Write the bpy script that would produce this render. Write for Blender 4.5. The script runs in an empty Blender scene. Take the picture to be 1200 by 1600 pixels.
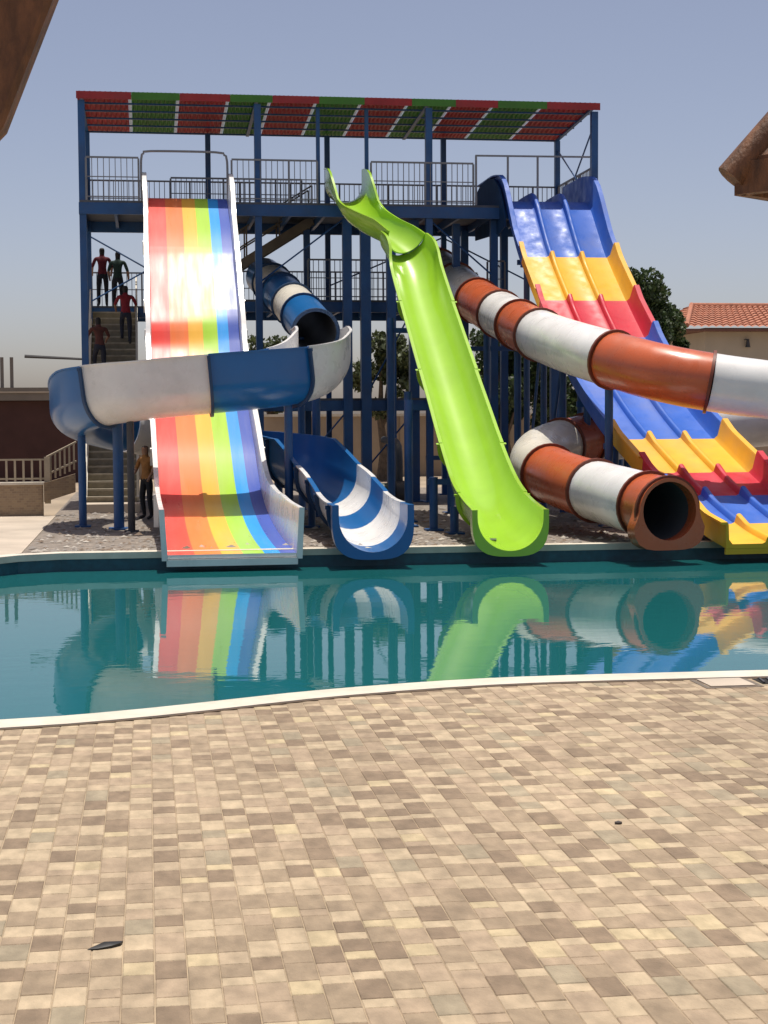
import bpy, bmesh, math, random
from mathutils import Vector, Matrix
random.seed(7)
PI = math.pi
scene = bpy.context.scene
C = scene.collection

# ------------------------------------------------------------------ camera
cam_d = bpy.data.cameras.new("camera")
cam = bpy.data.objects.new("camera", cam_d); C.objects.link(cam)
YAW, PITCH, ROLL, CAM_H = math.radians(8.4), -math.atan(150 / 2500), 0.0058, 2.36
fw = Vector((math.sin(YAW) * math.cos(PITCH), math.cos(YAW) * math.cos(PITCH), math.sin(PITCH)))
r0 = Vector((math.cos(YAW), -math.sin(YAW), 0)); u0 = r0.cross(fw)
rt = r0 * math.cos(ROLL) - u0 * math.sin(ROLL); up = u0 * math.cos(ROLL) + r0 * math.sin(ROLL)
m = Matrix((rt, up, -fw)).transposed().to_4x4(); m.translation = (0, 0, CAM_H)
cam.matrix_world = m
cam_d.sensor_fit = 'VERTICAL'; cam_d.sensor_height = 36.0; cam_d.lens = 2500 / 1600 * 36
cam_d.clip_start = 0.05; cam_d.clip_end = 5000
scene.camera = cam

# ------------------------------------------------------------------ sky and sun
SUN_EL, SUN_AZ = math.radians(83), math.radians(22)
world = bpy.data.worlds.new("World"); scene.world = world; world.use_nodes = True
wn = world.node_tree.nodes; wl = world.node_tree.links
sky = wn.new("ShaderNodeTexSky"); sky.sky_type = 'NISHITA'; sky.sun_disc = False
sky.sun_elevation = SUN_EL; sky.sun_rotation = SUN_AZ
sky.altitude = 0; sky.air_density = 0.6; sky.dust_density = 2.0; sky.ozone_density = 0.5
bg = wn["Background"]; bg.inputs[1].default_value = 0.145
tint = wn.new("ShaderNodeMix"); tint.data_type = 'RGBA'; tint.blend_type = 'MULTIPLY'; tint.inputs[0].default_value = 1.0
tint.inputs[7].default_value = (1.12, 0.975, 0.885, 1)            # dusty desert air: the whole sky a little warmer and greyer
wl.new(sky.outputs[0], tint.inputs[6]); wl.new(tint.outputs[2], bg.inputs[0])
sun_d = bpy.data.lights.new("sun", 'SUN'); sun_d.energy = 4.4; sun_d.angle = math.radians(0.5); sun_d.color = (1, 0.95, 0.87)
sun = bpy.data.objects.new("sun", sun_d); C.objects.link(sun)
sv = Vector((math.sin(SUN_AZ) * math.cos(SUN_EL), math.cos(SUN_AZ) * math.cos(SUN_EL), math.sin(SUN_EL)))
sun.rotation_euler = sv.to_track_quat('Z', 'Y').to_euler(); sun.location = sv * 60
scene.view_settings.view_transform = 'Standard'; scene.view_settings.look = 'None'
scene.view_settings.exposure = 0.0; scene.view_settings.gamma = 1; scene.view_settings.use_curve_mapping = False

# ------------------------------------------------------------------ materials
def lin(r, g, b):
    f = lambda c: (c / 255 / 12.92) if c / 255 <= 0.04045 else ((c / 255 + 0.055) / 1.055) ** 2.4
    return (f(r), f(g), f(b))
MATS = {}
def mat(name, col, rough=0.5, var=0.12, scale=3.0, bump=0.0, bscale=40.0, metal=0.0, coat=0.0, spec=0.5, stretch=None, dirt=None, dirt_amt=0.0, transl=0.0, world=False, rvar=0.0):
    """procedural paint: base colour broken up by noise, optional dirt, optional fine bump"""
    if name in MATS: return MATS[name]
    M = bpy.data.materials.new(name); M.use_nodes = True; MATS[name] = M
    n = M.node_tree.nodes; l = M.node_tree.links; b = n["Principled BSDF"]
    tc = n.new("ShaderNodeTexCoord"); mp = n.new("ShaderNodeMapping"); l.new(n.new("ShaderNodeNewGeometry").outputs["Position"] if world else tc.outputs["Object"], mp.inputs[0])
    if stretch: mp.inputs["Scale"].default_value = stretch
    nz = n.new("ShaderNodeTexNoise"); nz.inputs["Scale"].default_value = scale; nz.inputs["Detail"].default_value = 6
    l.new(mp.outputs[0], nz.inputs[0])
    rp = n.new("ShaderNodeValToRGB"); rp.color_ramp.elements[0].position = 0.3; rp.color_ramp.elements[1].position = 0.7
    rp.color_ramp.elements[0].color = (*[c * (1 - var) for c in col], 1)
    rp.color_ramp.elements[1].color = (*[min(1, c * (1 + var)) for c in col], 1)
    l.new(nz.outputs[0], rp.inputs[0]); out = rp.outputs[0]
    if dirt:
        n2 = n.new("ShaderNodeTexNoise"); n2.inputs["Scale"].default_value = scale * 0.6; n2.inputs["Detail"].default_value = 9; n2.inputs["Roughness"].default_value = 0.7
        l.new(mp.outputs[0], n2.inputs[0])
        r2 = n.new("ShaderNodeValToRGB"); r2.color_ramp.elements[0].position = 0.48; r2.color_ramp.elements[1].position = 0.75
        l.new(n2.outputs[0], r2.inputs[0])
        mu = n.new("ShaderNodeMath"); mu.operation = 'MULTIPLY'; mu.inputs[1].default_value = dirt_amt; l.new(r2.outputs[0], mu.inputs[0])
        mx = n.new("ShaderNodeMix"); mx.data_type = 'RGBA'; l.new(mu.outputs[0], mx.inputs[0]); l.new(out, mx.inputs[6]); mx.inputs[7].default_value = (*dirt, 1)
        out = mx.outputs[2]
    l.new(out, b.inputs["Base Color"])
    b.inputs["Roughness"].default_value = rough; b.inputs["Metallic"].default_value = metal
    b.inputs["Coat Weight"].default_value = coat; b.inputs["Coat Roughness"].default_value = 0.12
    b.inputs["Specular IOR Level"].default_value = spec
    if rvar:       # worn and polished patches
        n4 = n.new("ShaderNodeTexNoise"); n4.inputs["Scale"].default_value = scale * 2.2; n4.inputs["Detail"].default_value = 5; l.new(mp.outputs[0], n4.inputs[0])
        m4 = n.new("ShaderNodeMapRange"); m4.inputs[1].default_value = 0.3; m4.inputs[2].default_value = 0.7; m4.inputs[3].default_value = rough * (1 - rvar); m4.inputs[4].default_value = rough * (1 + rvar)
        l.new(n4.outputs[0], m4.inputs[0]); l.new(m4.outputs[0], b.inputs["Roughness"])
    if world:      # broad weathering across the whole surface
        n5 = n.new("ShaderNodeTexNoise"); n5.inputs["Scale"].default_value = 0.55; n5.inputs["Detail"].default_value = 7; n5.inputs["Roughness"].default_value = 0.65; l.new(mp.outputs[0], n5.inputs[0])
        m5 = n.new("ShaderNodeMapRange"); m5.inputs[1].default_value = 0.35; m5.inputs[2].default_value = 0.65; m5.inputs[3].default_value = 0.84; m5.inputs[4].default_value = 1.07; l.new(n5.outputs[0], m5.inputs[0])
        x5 = n.new("ShaderNodeMix"); x5.data_type = 'RGBA'; x5.blend_type = 'MULTIPLY'; x5.inputs[0].default_value = 1; l.new(out, x5.inputs[6]); l.new(m5.outputs[0], x5.inputs[7]); l.new(x5.outputs[2], b.inputs["Base Color"])
    if bump:
        n3 = n.new("ShaderNodeTexNoise"); n3.inputs["Scale"].default_value = bscale; n3.inputs["Detail"].default_value = 4; l.new(mp.outputs[0], n3.inputs[0])
        bp = n.new("ShaderNodeBump"); bp.inputs["Strength"].default_value = bump; bp.inputs["Distance"].default_value = 0.02
        l.new(n3.outputs[0], bp.inputs["Height"]); l.new(bp.outputs[0], b.inputs["Normal"])
    if transl:
        t = n.new("ShaderNodeBsdfTranslucent"); l.new(out, t.inputs[0])
        ms = n.new("ShaderNodeMixShader"); ms.inputs[0].default_value = transl
        l.new(b.outputs[0], ms.inputs[1]); l.new(t.outputs[0], ms.inputs[2]); l.new(ms.outputs[0], n["Material Output"].inputs[0])
    return M

G = dict(rough=0.3, rvar=0.3, var=0.07, scale=1.5, coat=0.2, dirt=(0.25, 0.22, 0.18), dirt_amt=0.24)   # fibreglass gelcoat
m_blue = mat("tower_blue_paint", (0.012, 0.078, 0.23), 0.45, 0.15, 2, dirt=(0.10, 0.09, 0.08), dirt_amt=0.3)
m_rail = mat("railing_grey_paint", (0.20, 0.21, 0.23), 0.5, 0.1)
m_cream = mat("cream_steel_paint", (0.62, 0.57, 0.46), 0.55, 0.1, 3, dirt=(0.2, 0.16, 0.12), dirt_amt=0.35)
m_tread = mat("stair_tread", (0.36, 0.32, 0.24), 0.7, 0.2, 6, dirt=(0.12, 0.09, 0.06), dirt_amt=0.5)
m_dark = mat("dark_steel", (0.05, 0.05, 0.055), 0.6, 0.2)
m_deckfl = mat("platform_board", (0.09, 0.10, 0.12), 0.7, 0.2)
m_roofr = mat("roof_red_sheet", (0.42, 0.04, 0.045), 0.45, 0.12, 2, transl=0.3, dirt=(0.2, 0.1, 0.08), dirt_amt=0.3)
m_roofg = mat("roof_green_sheet", (0.08, 0.26, 0.035), 0.45, 0.12, 2, transl=0.3, dirt=(0.1, 0.12, 0.05), dirt_amt=0.3)
m_white = mat("white_gelcoat", (0.80, 0.79, 0.76), **G)
m_cre = mat("cream_gelcoat", (0.74, 0.70, 0.60), **G)
m_tblue = mat("tube_blue_gelcoat", (0.008, 0.125, 0.36), 0.3, 0.06, 1.5, coat=0.2, dirt=(0.06, 0.12, 0.25), dirt_amt=0.2)
m_green = mat("lime_gelcoat", (0.33, 0.585, 0.035), 0.24, 0.05, 1.2, coat=0.5, dirt=(0.2, 0.35, 0.03), dirt_amt=0.25)
m_orange = mat("orange_gelcoat", (0.55, 0.115, 0.038), **G)
GL = dict(G, rough=0.5, coat=0.0, spec=0.35)
m_mblue = mat("lane_blue_gelcoat", (0.035, 0.13, 0.52), **GL)
m_myel = mat("lane_yellow_gelcoat", (0.80, 0.44, 0.03), **GL)
m_mred = mat("lane_red_gelcoat", (0.58, 0.025, 0.05), **GL)
GS = dict(rough=0.31, rvar=0.12, var=0.08, scale=1.0, coat=0.0, spec=0.10, dirt=(0.6, 0.5, 0.42), dirt_amt=0.15, stretch=(3, 0.35, 0.35))
m_str = [mat("stripe_" + n, c, **GS) for n, c in (
    ("red", (0.80, 0.085, 0.07)), ("orange", (0.86, 0.22, 0.07)), ("amber", (0.86, 0.47, 0.07)),
    ("green", (0.40, 0.66, 0.06)), ("sky_blue", (0.04, 0.34, 0.80)), ("indigo", (0.07, 0.12, 0.45)))]
m_conc = mat("concrete", (0.50, 0.425, 0.335), 0.85, 0.12, 1.2, 0.2, 60, dirt=(0.28, 0.23, 0.18), dirt_amt=0.35)
m_coping = mat("coping_stone", (0.66, 0.60, 0.49), 0.6, 0.1, 3, 0.15, 50, dirt=(0.35, 0.29, 0.2), dirt_amt=0.4)
m_gravel = mat("gravel_ground", (0.235, 0.20, 0.165), 0.95, 0.35, 5, 0.9, 25, dirt=(0.10, 0.075, 0.055), dirt_amt=0.55)
m_sand = mat("sandy_ground", (0.34, 0.27, 0.19), 0.95, 0.2, 0.4, 0.5, 12, dirt=(0.2, 0.15, 0.1), dirt_amt=0.5)
m_wood = mat("weathered_timber", (0.15, 0.066, 0.028), 0.6, 0.5, 9, 0.25, 40, stretch=(2.5, 2.5, 1), dirt=(0.035, 0.02, 0.012), dirt_amt=0.8)

# ------------------------------------------------------------------ mesh helpers
class MB:
    """collects shapes, builds them as ONE mesh object"""
    def __init__(s): s.v, s.f, s.m = [], [], []
    def add(s, vs, fs, mi=0):
        o = len(s.v); s.v += [tuple(v) for v in vs]; s.f += [tuple(i + o for i in f) for f in fs]
        s.m += (mi if isinstance(mi, list) else [mi] * len(fs)); return s
    def box(s, x0, x1, y0, y1, z0, z1, mi=0):
        vs = [(x, y, z) for z in (z0, z1) for y in (y0, y1) for x in (x0, x1)]
        return s.add(vs, [(0, 2, 3, 1), (4, 5, 7, 6), (0, 1, 5, 4), (2, 6, 7, 3), (0, 4, 6, 2), (1, 3, 7, 5)], mi)
    def bar(s, p, q, w, h=None, mi=0):
        """square bar from p to q"""
        p, q = Vector(p), Vector(q); h = h or w; t = (q - p).normalized()
        a = Vector((0, 0, 1)) if abs(t.z) < 0.95 else Vector((0, 1, 0))
        sd = t.cross(a).normalized() * (w / 2); n = sd.cross(t).normalized() * (h / 2)
        vs = [c + i * sd + j * n for c in (p, q) for j in (-1, 1) for i in (-1, 1)]
        return s.add(vs, [(0, 2, 3, 1), (4, 5, 7, 6), (0, 1, 5, 4), (2, 6, 7, 3), (0, 4, 6, 2), (1, 3, 7, 5)], mi)
    def pipe(s, pts, r, n=8, mi=0, caps=True):
        """round tube along a polyline; r number or list"""
        pts = [Vector(p) for p in pts]; N = len(pts); vs = []; fs = []
        ref = None
        for i, p in enumerate(pts):
            t = (pts[min(i + 1, N - 1)] - pts[max(i - 1, 0)]).normalized()
            if ref is None: ref = Vector((0, 0, 1)) if abs(t.z) < 0.9 else Vector((1, 0, 0))
            sd = t.cross(ref).normalized(); nn = sd.cross(t).normalized(); ref = nn
            ri = r[i] if isinstance(r, (list, tuple)) else r
            vs += [p + (sd * math.cos(2 * PI * k / n) + nn * math.sin(2 * PI * k / n)) * ri for k in range(n)]
        for i in range(N - 1):
            fs += [(i * n + k, i * n + (k + 1) % n, (i + 1) * n + (k + 1) % n, (i + 1) * n + k) for k in range(n)]
        if caps: fs += [tuple(reversed(range(n))), tuple((N - 1) * n + k for k in range(n))]
        return s.add(vs, fs, mi)
    def sweep(s, frames, prof, colmat=None, rowmat=None, caps=True, strip=False, capmat=0):
        """closed profile prof(i)->[(u,v)] swept along frames [(P,T,S,N)]"""
        vs = []; fs = []; ms = []
        for i, (P, T, S, N) in enumerate(frames):
            pr = prof(i) if callable(prof) else prof
            vs += [P + S * u + N * v for u, v in pr]
        n = len(pr)
        for i in range(len(frames) - 1):
            for k in range(n):
                fs.append((i * n + k, i * n + (k + 1) % n, (i + 1) * n + (k + 1) % n, (i + 1) * n + k))
                ms.append(colmat(k) if colmat else (rowmat(i) if rowmat else 0))
        if caps:
            L = len(frames) - 1
            if strip:      # profile = inner line + outer line back: cap it as a strip of quads
                for o in (0, L * n):
                    q = [(o + k, o + k + 1, o + n - 2 - k, o + n - 1 - k) for k in range(n // 2 - 1)]; fs += q; ms += [capmat] * len(q)
            else: fs += [tuple(range(n)), tuple(L * n + k for k in range(n))]; ms += [capmat, capmat]
        return s.add(vs, fs, ms)
    def build(s, name, mats, parent=None, smooth=False, angle=35):
        me = bpy.data.meshes.new(name); me.from_pydata(s.v, [], s.f)
        if not isinstance(mats, (list, tuple)): mats = [mats]
        for mm in mats: me.materials.append(mm)
        me.polygons.foreach_set("material_index", s.m)
        bm = bmesh.new(); bm.from_mesh(me); bmesh.ops.recalc_face_normals(bm, faces=bm.faces); bm.to_mesh(me); bm.free()
        if smooth:
            me.shade_smooth() if hasattr(me, "shade_smooth") else None
            me.set_sharp_from_angle(angle=math.radians(angle))
        o = bpy.data.objects.new(name, me); C.objects.link(o)
        if parent is not None: attach(o, parent)
        return o
def attach(o, parent):
    o.parent = parent
    w = world_of(parent); o.matrix_parent_inverse = w.inverted()
def world_of(o):
    mtx = o.matrix_basis.copy()
    if o.parent: mtx = world_of(o.parent) @ o.matrix_parent_inverse @ mtx
    return mtx
def tag(o, label, cat=None, group=None, kind=None):
    if label: o["label"] = label
    if cat: o["category"] = cat
    if group: o["group"] = group
    if kind: o["kind"] = kind
    return o
def thing(name, label, cat, loc=(0, 0, 0), group=None):
    o = bpy.data.objects.new(name, None); C.objects.link(o); o.location = loc; o.empty_display_size = 0.3
    return tag(o, label, cat, group)
def catmull(pts, step=0.25):
    P = [Vector(p) for p in pts]; P = [2 * P[0] - P[1]] + P + [2 * P[-1] - P[-2]]; out = []
    for i in range(1, len(P) - 2):
        n = max(2, int((P[i + 1] - P[i]).length / step))
        for k in range(n):
            t = k / n; a, b, c, d = P[i - 1], P[i], P[i + 1], P[i + 2]
            out.append(0.5 * ((2 * b) + (c - a) * t + (2 * a - 5 * b + 4 * c - d) * t * t + (3 * b - a - 3 * c + d) * t ** 3))
    out.append(P[-2]); return out
def frames_of(pts):
    fr = []; N = len(pts)
    for i, p in enumerate(pts):
        T = (pts[min(i + 1, N - 1)] - pts[max(i - 1, 0)]).normalized()
        S = Vector((0, 0, 1)).cross(T).normalized(); fr.append((p, T, S, T.cross(S).normalized()))
    return fr
def arclen(pts):
    a = [0]
    for i in range(1, len(pts)): a.append(a[-1] + (pts[i] - pts[i - 1]).length)
    return a
def ring(r, n=28): return [(r * math.cos(2 * PI * k / n), r * math.sin(2 * PI * k / n)) for k in range(n)]

# ------------------------------------------------------------------ setting: ground, pool, deck
WATER_Z = -0.30
def outline_sheet(name, pts, z0, z1, material, label=None, kind="structure"):
    bm = bmesh.new(); vs = [bm.verts.new((x, y, z1)) for x, y in pts]; f = bm.faces.new(vs)
    if f.normal.z < 0: f.normal_flip()
    if z0 is not None:
        ex = bmesh.ops.extrude_face_region(bm, geom=[f]); 
        for v in ex["geom"]:
            if isinstance(v, bmesh.types.BMVert): v.co.z = z0
    bmesh.ops.recalc_face_normals(bm, faces=bm.faces)
    me = bpy.data.meshes.new(name); bm.to_mesh(me); bm.free(); me.materials.append(material)
    o = bpy.data.objects.new(name, me); C.objects.link(o); o["kind"] = kind
    if label: o["label"] = label
    return o
NEAR = [(-9, 14.2), (-6, 12.9), (-3.6, 12.35), (-1.2, 12.62), (-0.42, 12.78), (0.33, 13.06), (1.15, 13.42), (1.98, 13.68), (2.9, 13.86), (3.74, 13.9), (5.5, 13.86), (7.5, 13.8), (11, 13.9), (22, 14.2)]
NEARC = [tuple(v)[:2] for v in catmull([(x, y, 0) for x, y in NEAR], 0.3)]
FAR = [(22, 28.0), (-1.5, 28.12), (-2.2, 27.85), (-2.8, 27.15), (-3.6, 26.2), (-9, 22)]
pool_poly = NEARC + FAR
def grow(poly, d):
    out = []; n = len(poly)
    for i in range(n):
        a, b, c = Vector(poly[i - 1]), Vector(poly[i]), Vector(poly[(i + 1) % n])
        t1 = (b - a).normalized(); t2 = (c - b).normalized(); nn = (Vector((t1.y, -t1.x)) + Vector((t2.y, -t2.x))).normalized()
        out.append(tuple(b + nn * d))
    return out
outer_poly = grow(pool_poly, 0.34)
# ground with a hole where the pool is
def ring_sheet(name, inner, outer, z, material, zin=None):
    bm = bmesh.new(); n = len(inner)
    a = [bm.verts.new((x, y, z)) for x, y in inner]; b = [bm.verts.new((x, y, z)) for x, y in outer]
    for i in range(n): bm.faces.new((a[i], a[(i + 1) % n], b[(i + 1) % n], b[i]))
    if zin is not None:
        c = [bm.verts.new((x, y, zin)) for x, y in inner]
        for i in range(n): bm.faces.new((a[i], c[i], c[(i + 1) % n], a[(i + 1) % n]))
        d = [bm.verts.new((x, y, -0.02)) for x, y in outer]
        for i in range(n): bm.faces.new((b[i], b[(i + 1) % n], d[(i + 1) % n], d[i]))
    bmesh.ops.recalc_face_normals(bm, faces=bm.faces)
    for f in bm.faces:
        if abs(f.normal.z) > 0.9 and f.normal.z < 0: f.normal_flip()
    me = bpy.data.meshes.new(name); bm.to_mesh(me); bm.free(); me.materials.append(material)
    o = bpy.data.objects.new(name, me); C.objects.link(o); o["kind"] = "structure"; return o
cx, cy = 5, 21
big = []
for x, y in outer_poly:
    d = Vector((x - cx, y - cy)); d.normalize(); big.append((cx + d.x * 1500, cy + d.y * 1500))
ring_sheet("ground", outer_poly, big, -0.012, m_sand)
cop = ring_sheet("pool_coping", pool_poly, outer_poly, 0.022, m_coping, -0.09); cop["label"] = "pale cream stone coping around the pool"
# basin walls below the coping, set 3 cm back, tiled dark teal
mb = MB()
pin = grow(pool_poly, 0.03); n = len(pin)
vs = [(x, y, 0.0) for x, y in pin] + [(x, y, -1.5) for x, y in pin]
mb.add(vs, [(i, (i + 1) % n, n + (i + 1) % n, n + i) for i in range(n)] + [tuple(range(n, 2 * n))])
m_basin = mat("pool_basin_mosaic", (0.012, 0.075, 0.11), 0.35, 0.25, 8)
basin = mb.build("pool_basin", m_basin); basin["kind"] = "structure"
# water: teal body, fresnel mirror with faint ripples
mw = bpy.data.materials.new("pool_water"); mw.use_nodes = True; nn = mw.node_tree.nodes; ll = mw.node_tree.links
b = nn["Principled BSDF"]; b.inputs["Base Color"].default_value = (0.012, 0.125, 0.13, 1); b.inputs["Roughness"].default_value = 0.015; b.inputs["IOR"].default_value = 1.33
tc = nn.new("ShaderNodeTexCoord"); mp = nn.new("ShaderNodeMapping"); mp.inputs["Scale"].default_value = (0.9, 1.6, 1); ll.new(tc.outputs["Object"], mp.inputs[0])
n1 = nn.new("ShaderNodeTexNoise"); n1.inputs["Scale"].default_value = 2.2; n1.inputs["Detail"].default_value = 3; ll.new(mp.outputs[0], n1.inputs[0])
n2 = nn.new("ShaderNodeTexNoise"); n2.inputs["Scale"].default_value = 0.25; ll.new(mp.outputs[0], n2.inputs[0])
mu = nn.new("ShaderNodeMath"); mu.operation = 'MULTIPLY'; ll.new(n1.outputs[0], mu.inputs[0]); ll.new(n2.outputs[0], mu.inputs[1])
bp = nn.new("ShaderNodeBump"); bp.inputs["Strength"].default_value = 0.14; bp.inputs["Distance"].default_value = 0.02; ll.new(mu.outputs[0], bp.inputs["Height"]); ll.new(bp.outputs[0], b.inputs["Normal"])
water = outline_sheet("pool_water", grow(pool_poly, 0.028), None, WATER_Z, mw); water["label"] = "still teal pool water mirroring the slides"

shade_strip = ring_sheet("edge_shade_line", grow(pool_poly, .341), grow(pool_poly, .372), .0125, mat("edge_shade_dark", (.13, .085, .05), .9, .3, 4))  # flat dark strip painting the step shadow along the coping edge
# gravel strip, concrete path on the far side
outline_sheet("gravel_bed", [(-2.25, 28.42), (-1.55, 28.47), (22, 28.36), (22, 52), (-2.25, 52)], None, -0.004, m_gravel)
path = outline_sheet("concrete_path", [(-14, 22), (-9.3, 22.3), (-3.84, 26.44), (-3.1, 27.36), (-2.45, 28.14), (-2.2, 28.4), (-2.2, 39.2), (-14, 39.2)], -0.05, 0.012, m_conc)
# stones on the gravel: one loose mass
mb = MB(); rr = random.Random(3)
for _ in range(2600):
    x = rr.uniform(-2.1, 13.5); y = 28.6 + 12 * rr.random() ** 1.7; s = rr.uniform(0.02, 0.075) * (1.8 if rr.random() < 0.06 else 1)
    pts = [(x + s * rr.uniform(.6, 1.2) * a, y + s * rr.uniform(.6, 1.2) * bb, s * 0.5 * c) for a, bb, c in ((1, 0, .3), (0, 1, .3), (-1, 0, .3), (0, -1, .3), (0.1, 0.1, 1.2))]
    mb.add(pts, [(0, 1, 4), (1, 2, 4), (2, 3, 4), (3, 0, 4)], rr.choice([0, 0, 1, 2]))
st = mb.build("gravel_stones", [mat("stone_grey", (0.28, 0.25, 0.22), 0.9), mat("stone_brown", (0.19, 0.14, 0.1), 0.9), mat("stone_pale", (0.45, 0.41, 0.35), 0.9)])
st["kind"] = "stuff"; st["label"] = "loose stones and rubble on the ground under the slides"

# paving deck on the near side: pavers of a cobble pattern, 135 mm columns
def near_y(x):
    o = [p for p in outer_poly[:len(NEARC)]]
    for i in range(len(o) - 1):
        if o[i][0] <= x <= o[i + 1][0]:
            t = (x - o[i][0]) / (o[i + 1][0] - o[i][0]); return o[i][1] * (1 - t) + o[i + 1][1] * t
    return 14
deck_pts = [(x, y) for x, y in outer_poly[:len(NEARC)] if -8 < x < 14]
m_joint = mat("paving_joint", (0.36, 0.28, 0.185), 0.95, 0.25, 3, 0.3, 80)
deck = outline_sheet("paving_deck", [(deck_pts[0][0], -4)] + [(deck_pts[-1][0], -4)] + list(reversed(deck_pts)), None, 0.0035, m_joint)
deck["label"] = "beige and brown cobble pattern paving beside the pool"
def pmat(name, c):
    return mat("paver_" + name, c, 0.8, 0.2, 11, 0.35, 70, stretch=(1, 0.6, 1), dirt=[k * 0.72 for k in c], dirt_amt=0.45, spec=0.3, world=True)
PM = [pmat("cream", (0.48, 0.382, 0.254)), pmat("sand", (0.43, 0.337, 0.226)), pmat("tan", (0.325, 0.249, 0.166)), pmat("brown", (0.252, 0.187, 0.125)),
      pmat("grey_green", (0.33, 0.275, 0.188)), pmat("rose", (0.385, 0.294, 0.20)), pmat("yellow", (0.50, 0.405, 0.25))]
PW = [0.2, 0.17, 0.22, 0.17, 0.07, 0.13, 0.04]
COLW = 0.137; LENS = (0.10, 0.16, 0.22, 0.28)
pieces = []; rp = random.Random(11)
ci0, ci1 = int(-7.5 / COLW), int(11 / COLW)
for ci in range(ci0, ci1):
    x0 = ci * COLW; y = 1.0 + rp.random() * 0.2; ymax = min(near_y(x0), near_y(x0 + COLW)) - 0.01; last = -1
    while y < ymax:
        L = rp.choices(LENS, (0.28, 0.3, 0.27, 0.15))[0]
        if y + L > ymax: 
            L = ymax - y
            if L < 0.03: break
        light = last in (2, 3, 4, 5) if rp.random() < .72 else rp.random() < .5
        if light: L = rp.choices(LENS[:3], (.45, .35, .2))[0]; k = rp.choices((0, 1, 6, 5), (.42, .36, .08, .14))[0]
        else: L = rp.choices(LENS[1:], (.3, .42, .28))[0]; k = rp.choices((2, 3, 4, 5), (.42, .3, .1, .18))[0]
        L = min(L, ymax - y)
        if L < .03: break
        last = k
        pieces.append((x0, y, L, k)); y += L
def paver_geo(x0, y0, w, L, h0, h1, tilt=0.0):
    g = 0.0017; bv = 0.004
    a = (x0 + g, y0 + g, x0 + w - g, y0 + L - g); bb = (a[0] + bv, a[1] + bv, a[2] - bv, a[3] - bv)
    vs = [(a[0], a[1], h0), (a[2], a[1], h0), (a[2], a[3], h0), (a[0], a[3], h0), (a[0], a[1], h1 - bv), (a[2], a[1], h1 - bv), (a[2], a[3], h1 - bv), (a[0], a[3], h1 - bv),
          (bb[0], bb[1], h1), (bb[2], bb[1], h1), (bb[2], bb[3], h1), (bb[0], bb[3], h1)]
    return vs, [(0, 1, 5, 4), (1, 2, 6, 5), (2, 3, 7, 6), (3, 0, 4, 7), (4, 5, 9, 8), (5, 6, 10, 9), (6, 7, 11, 10), (7, 4, 8, 11), (8, 9, 10, 11)]
def in_view(x, y):
    d = Vector((x, y, 0)) - Vector((0, 0, CAM_H)); z = d.dot(fw)
    if z < 1: return None
    px = 600 + 2500 * d.dot(rt) / z; py = 800 - 2500 * d.dot(up) / z
    return z if (-10 < px < 1210 and py < 1625) else None
vis = sorted([(in_view(x + COLW / 2, y + L / 2), i) for i, (x, y, L, k) in enumerate(pieces) if in_view(x + COLW / 2, y + L / 2)])
single = set(i for z, i in [v for v in vis if pieces[v[1]][2] in LENS][:300])
shared = {}; rest = MB()
for i, (x, y, L, k) in enumerate(pieces):
    hz = 0.008 + rp.uniform(-0.0012, 0.0012); wid = COLW - (0.002 if int(round(x / COLW)) % 3 == 2 else 0)
    if i in single:
        key = (L, k, wid)
        if key not in shared:
            mb = MB(); mb.add(*paver_geo(0, 0, wid, L, -0.005, 0.0)); o = mb.build("paver", PM[k]); shared[key] = o.data
        else:
            o = bpy.data.objects.new("paver", shared[key]); C.objects.link(o)
        o.location = (x, y, hz); o.rotation_euler = (rp.uniform(-.004, .004), rp.uniform(-.004, .004), rp.uniform(-.006, .006)); attach(o, deck)
    else:
        rest.add(*paver_geo(x, y, wid, L, -0.005, hz), mi=k)
ro = rest.build("far_pavers", PM, deck); ro["kind"] = "stuff"

# ------------------------------------------------------------------ slide tower
XS, XE, YF, YB, Z1, Z2, Z3, ZR = -1.58, 12.25, 43.0, 47.2, 2.85, 5.60, 8.05, 10.72
tower = thing("slide_tower", "tall blue steel slide tower with red and green striped roof", "tower", (5, 45, 0))
FX = [XS, 3.02, 7.64, XE]; BX = [XS, 1.86, 5.33, 8.79, XE]
def column(x, y, z0, z1, w=0.17):
    mb = MB().box(x - w / 2, x + w / 2, y - w / 2, y + w / 2, z0, z1)
    if z0 < 0.1: mb.box(x - w, x + w, y - w, y + w, 0.0, 0.03)
    return mb.build("column", m_blue, tower)
for x in FX: column(x, YF + 0.1, 0, ZR - 0.08, 0.18)
for x in BX: column(x, YB - 0.1, 0, ZR - 0.2, 0.15)
for x in (4.66, 5.98): column(x, YF + 0.35, Z3, ZR - 0.1, 0.10)
for x, y, w in ((5.42, 43.3, .24), (5.92, 43.3, .27), (6.62, 43.3, .24), (7.3, 43.6, .26), (8.6, 44.2, .2), (9.5, 43.4, .2), (10.1, 44.8, .2), (11.2, 43.4, .2), (9.2, 46.0, .2), (4.6, 46.0, .18)):
    column(x, y, 0, Z3 - 0.36, w)
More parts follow.
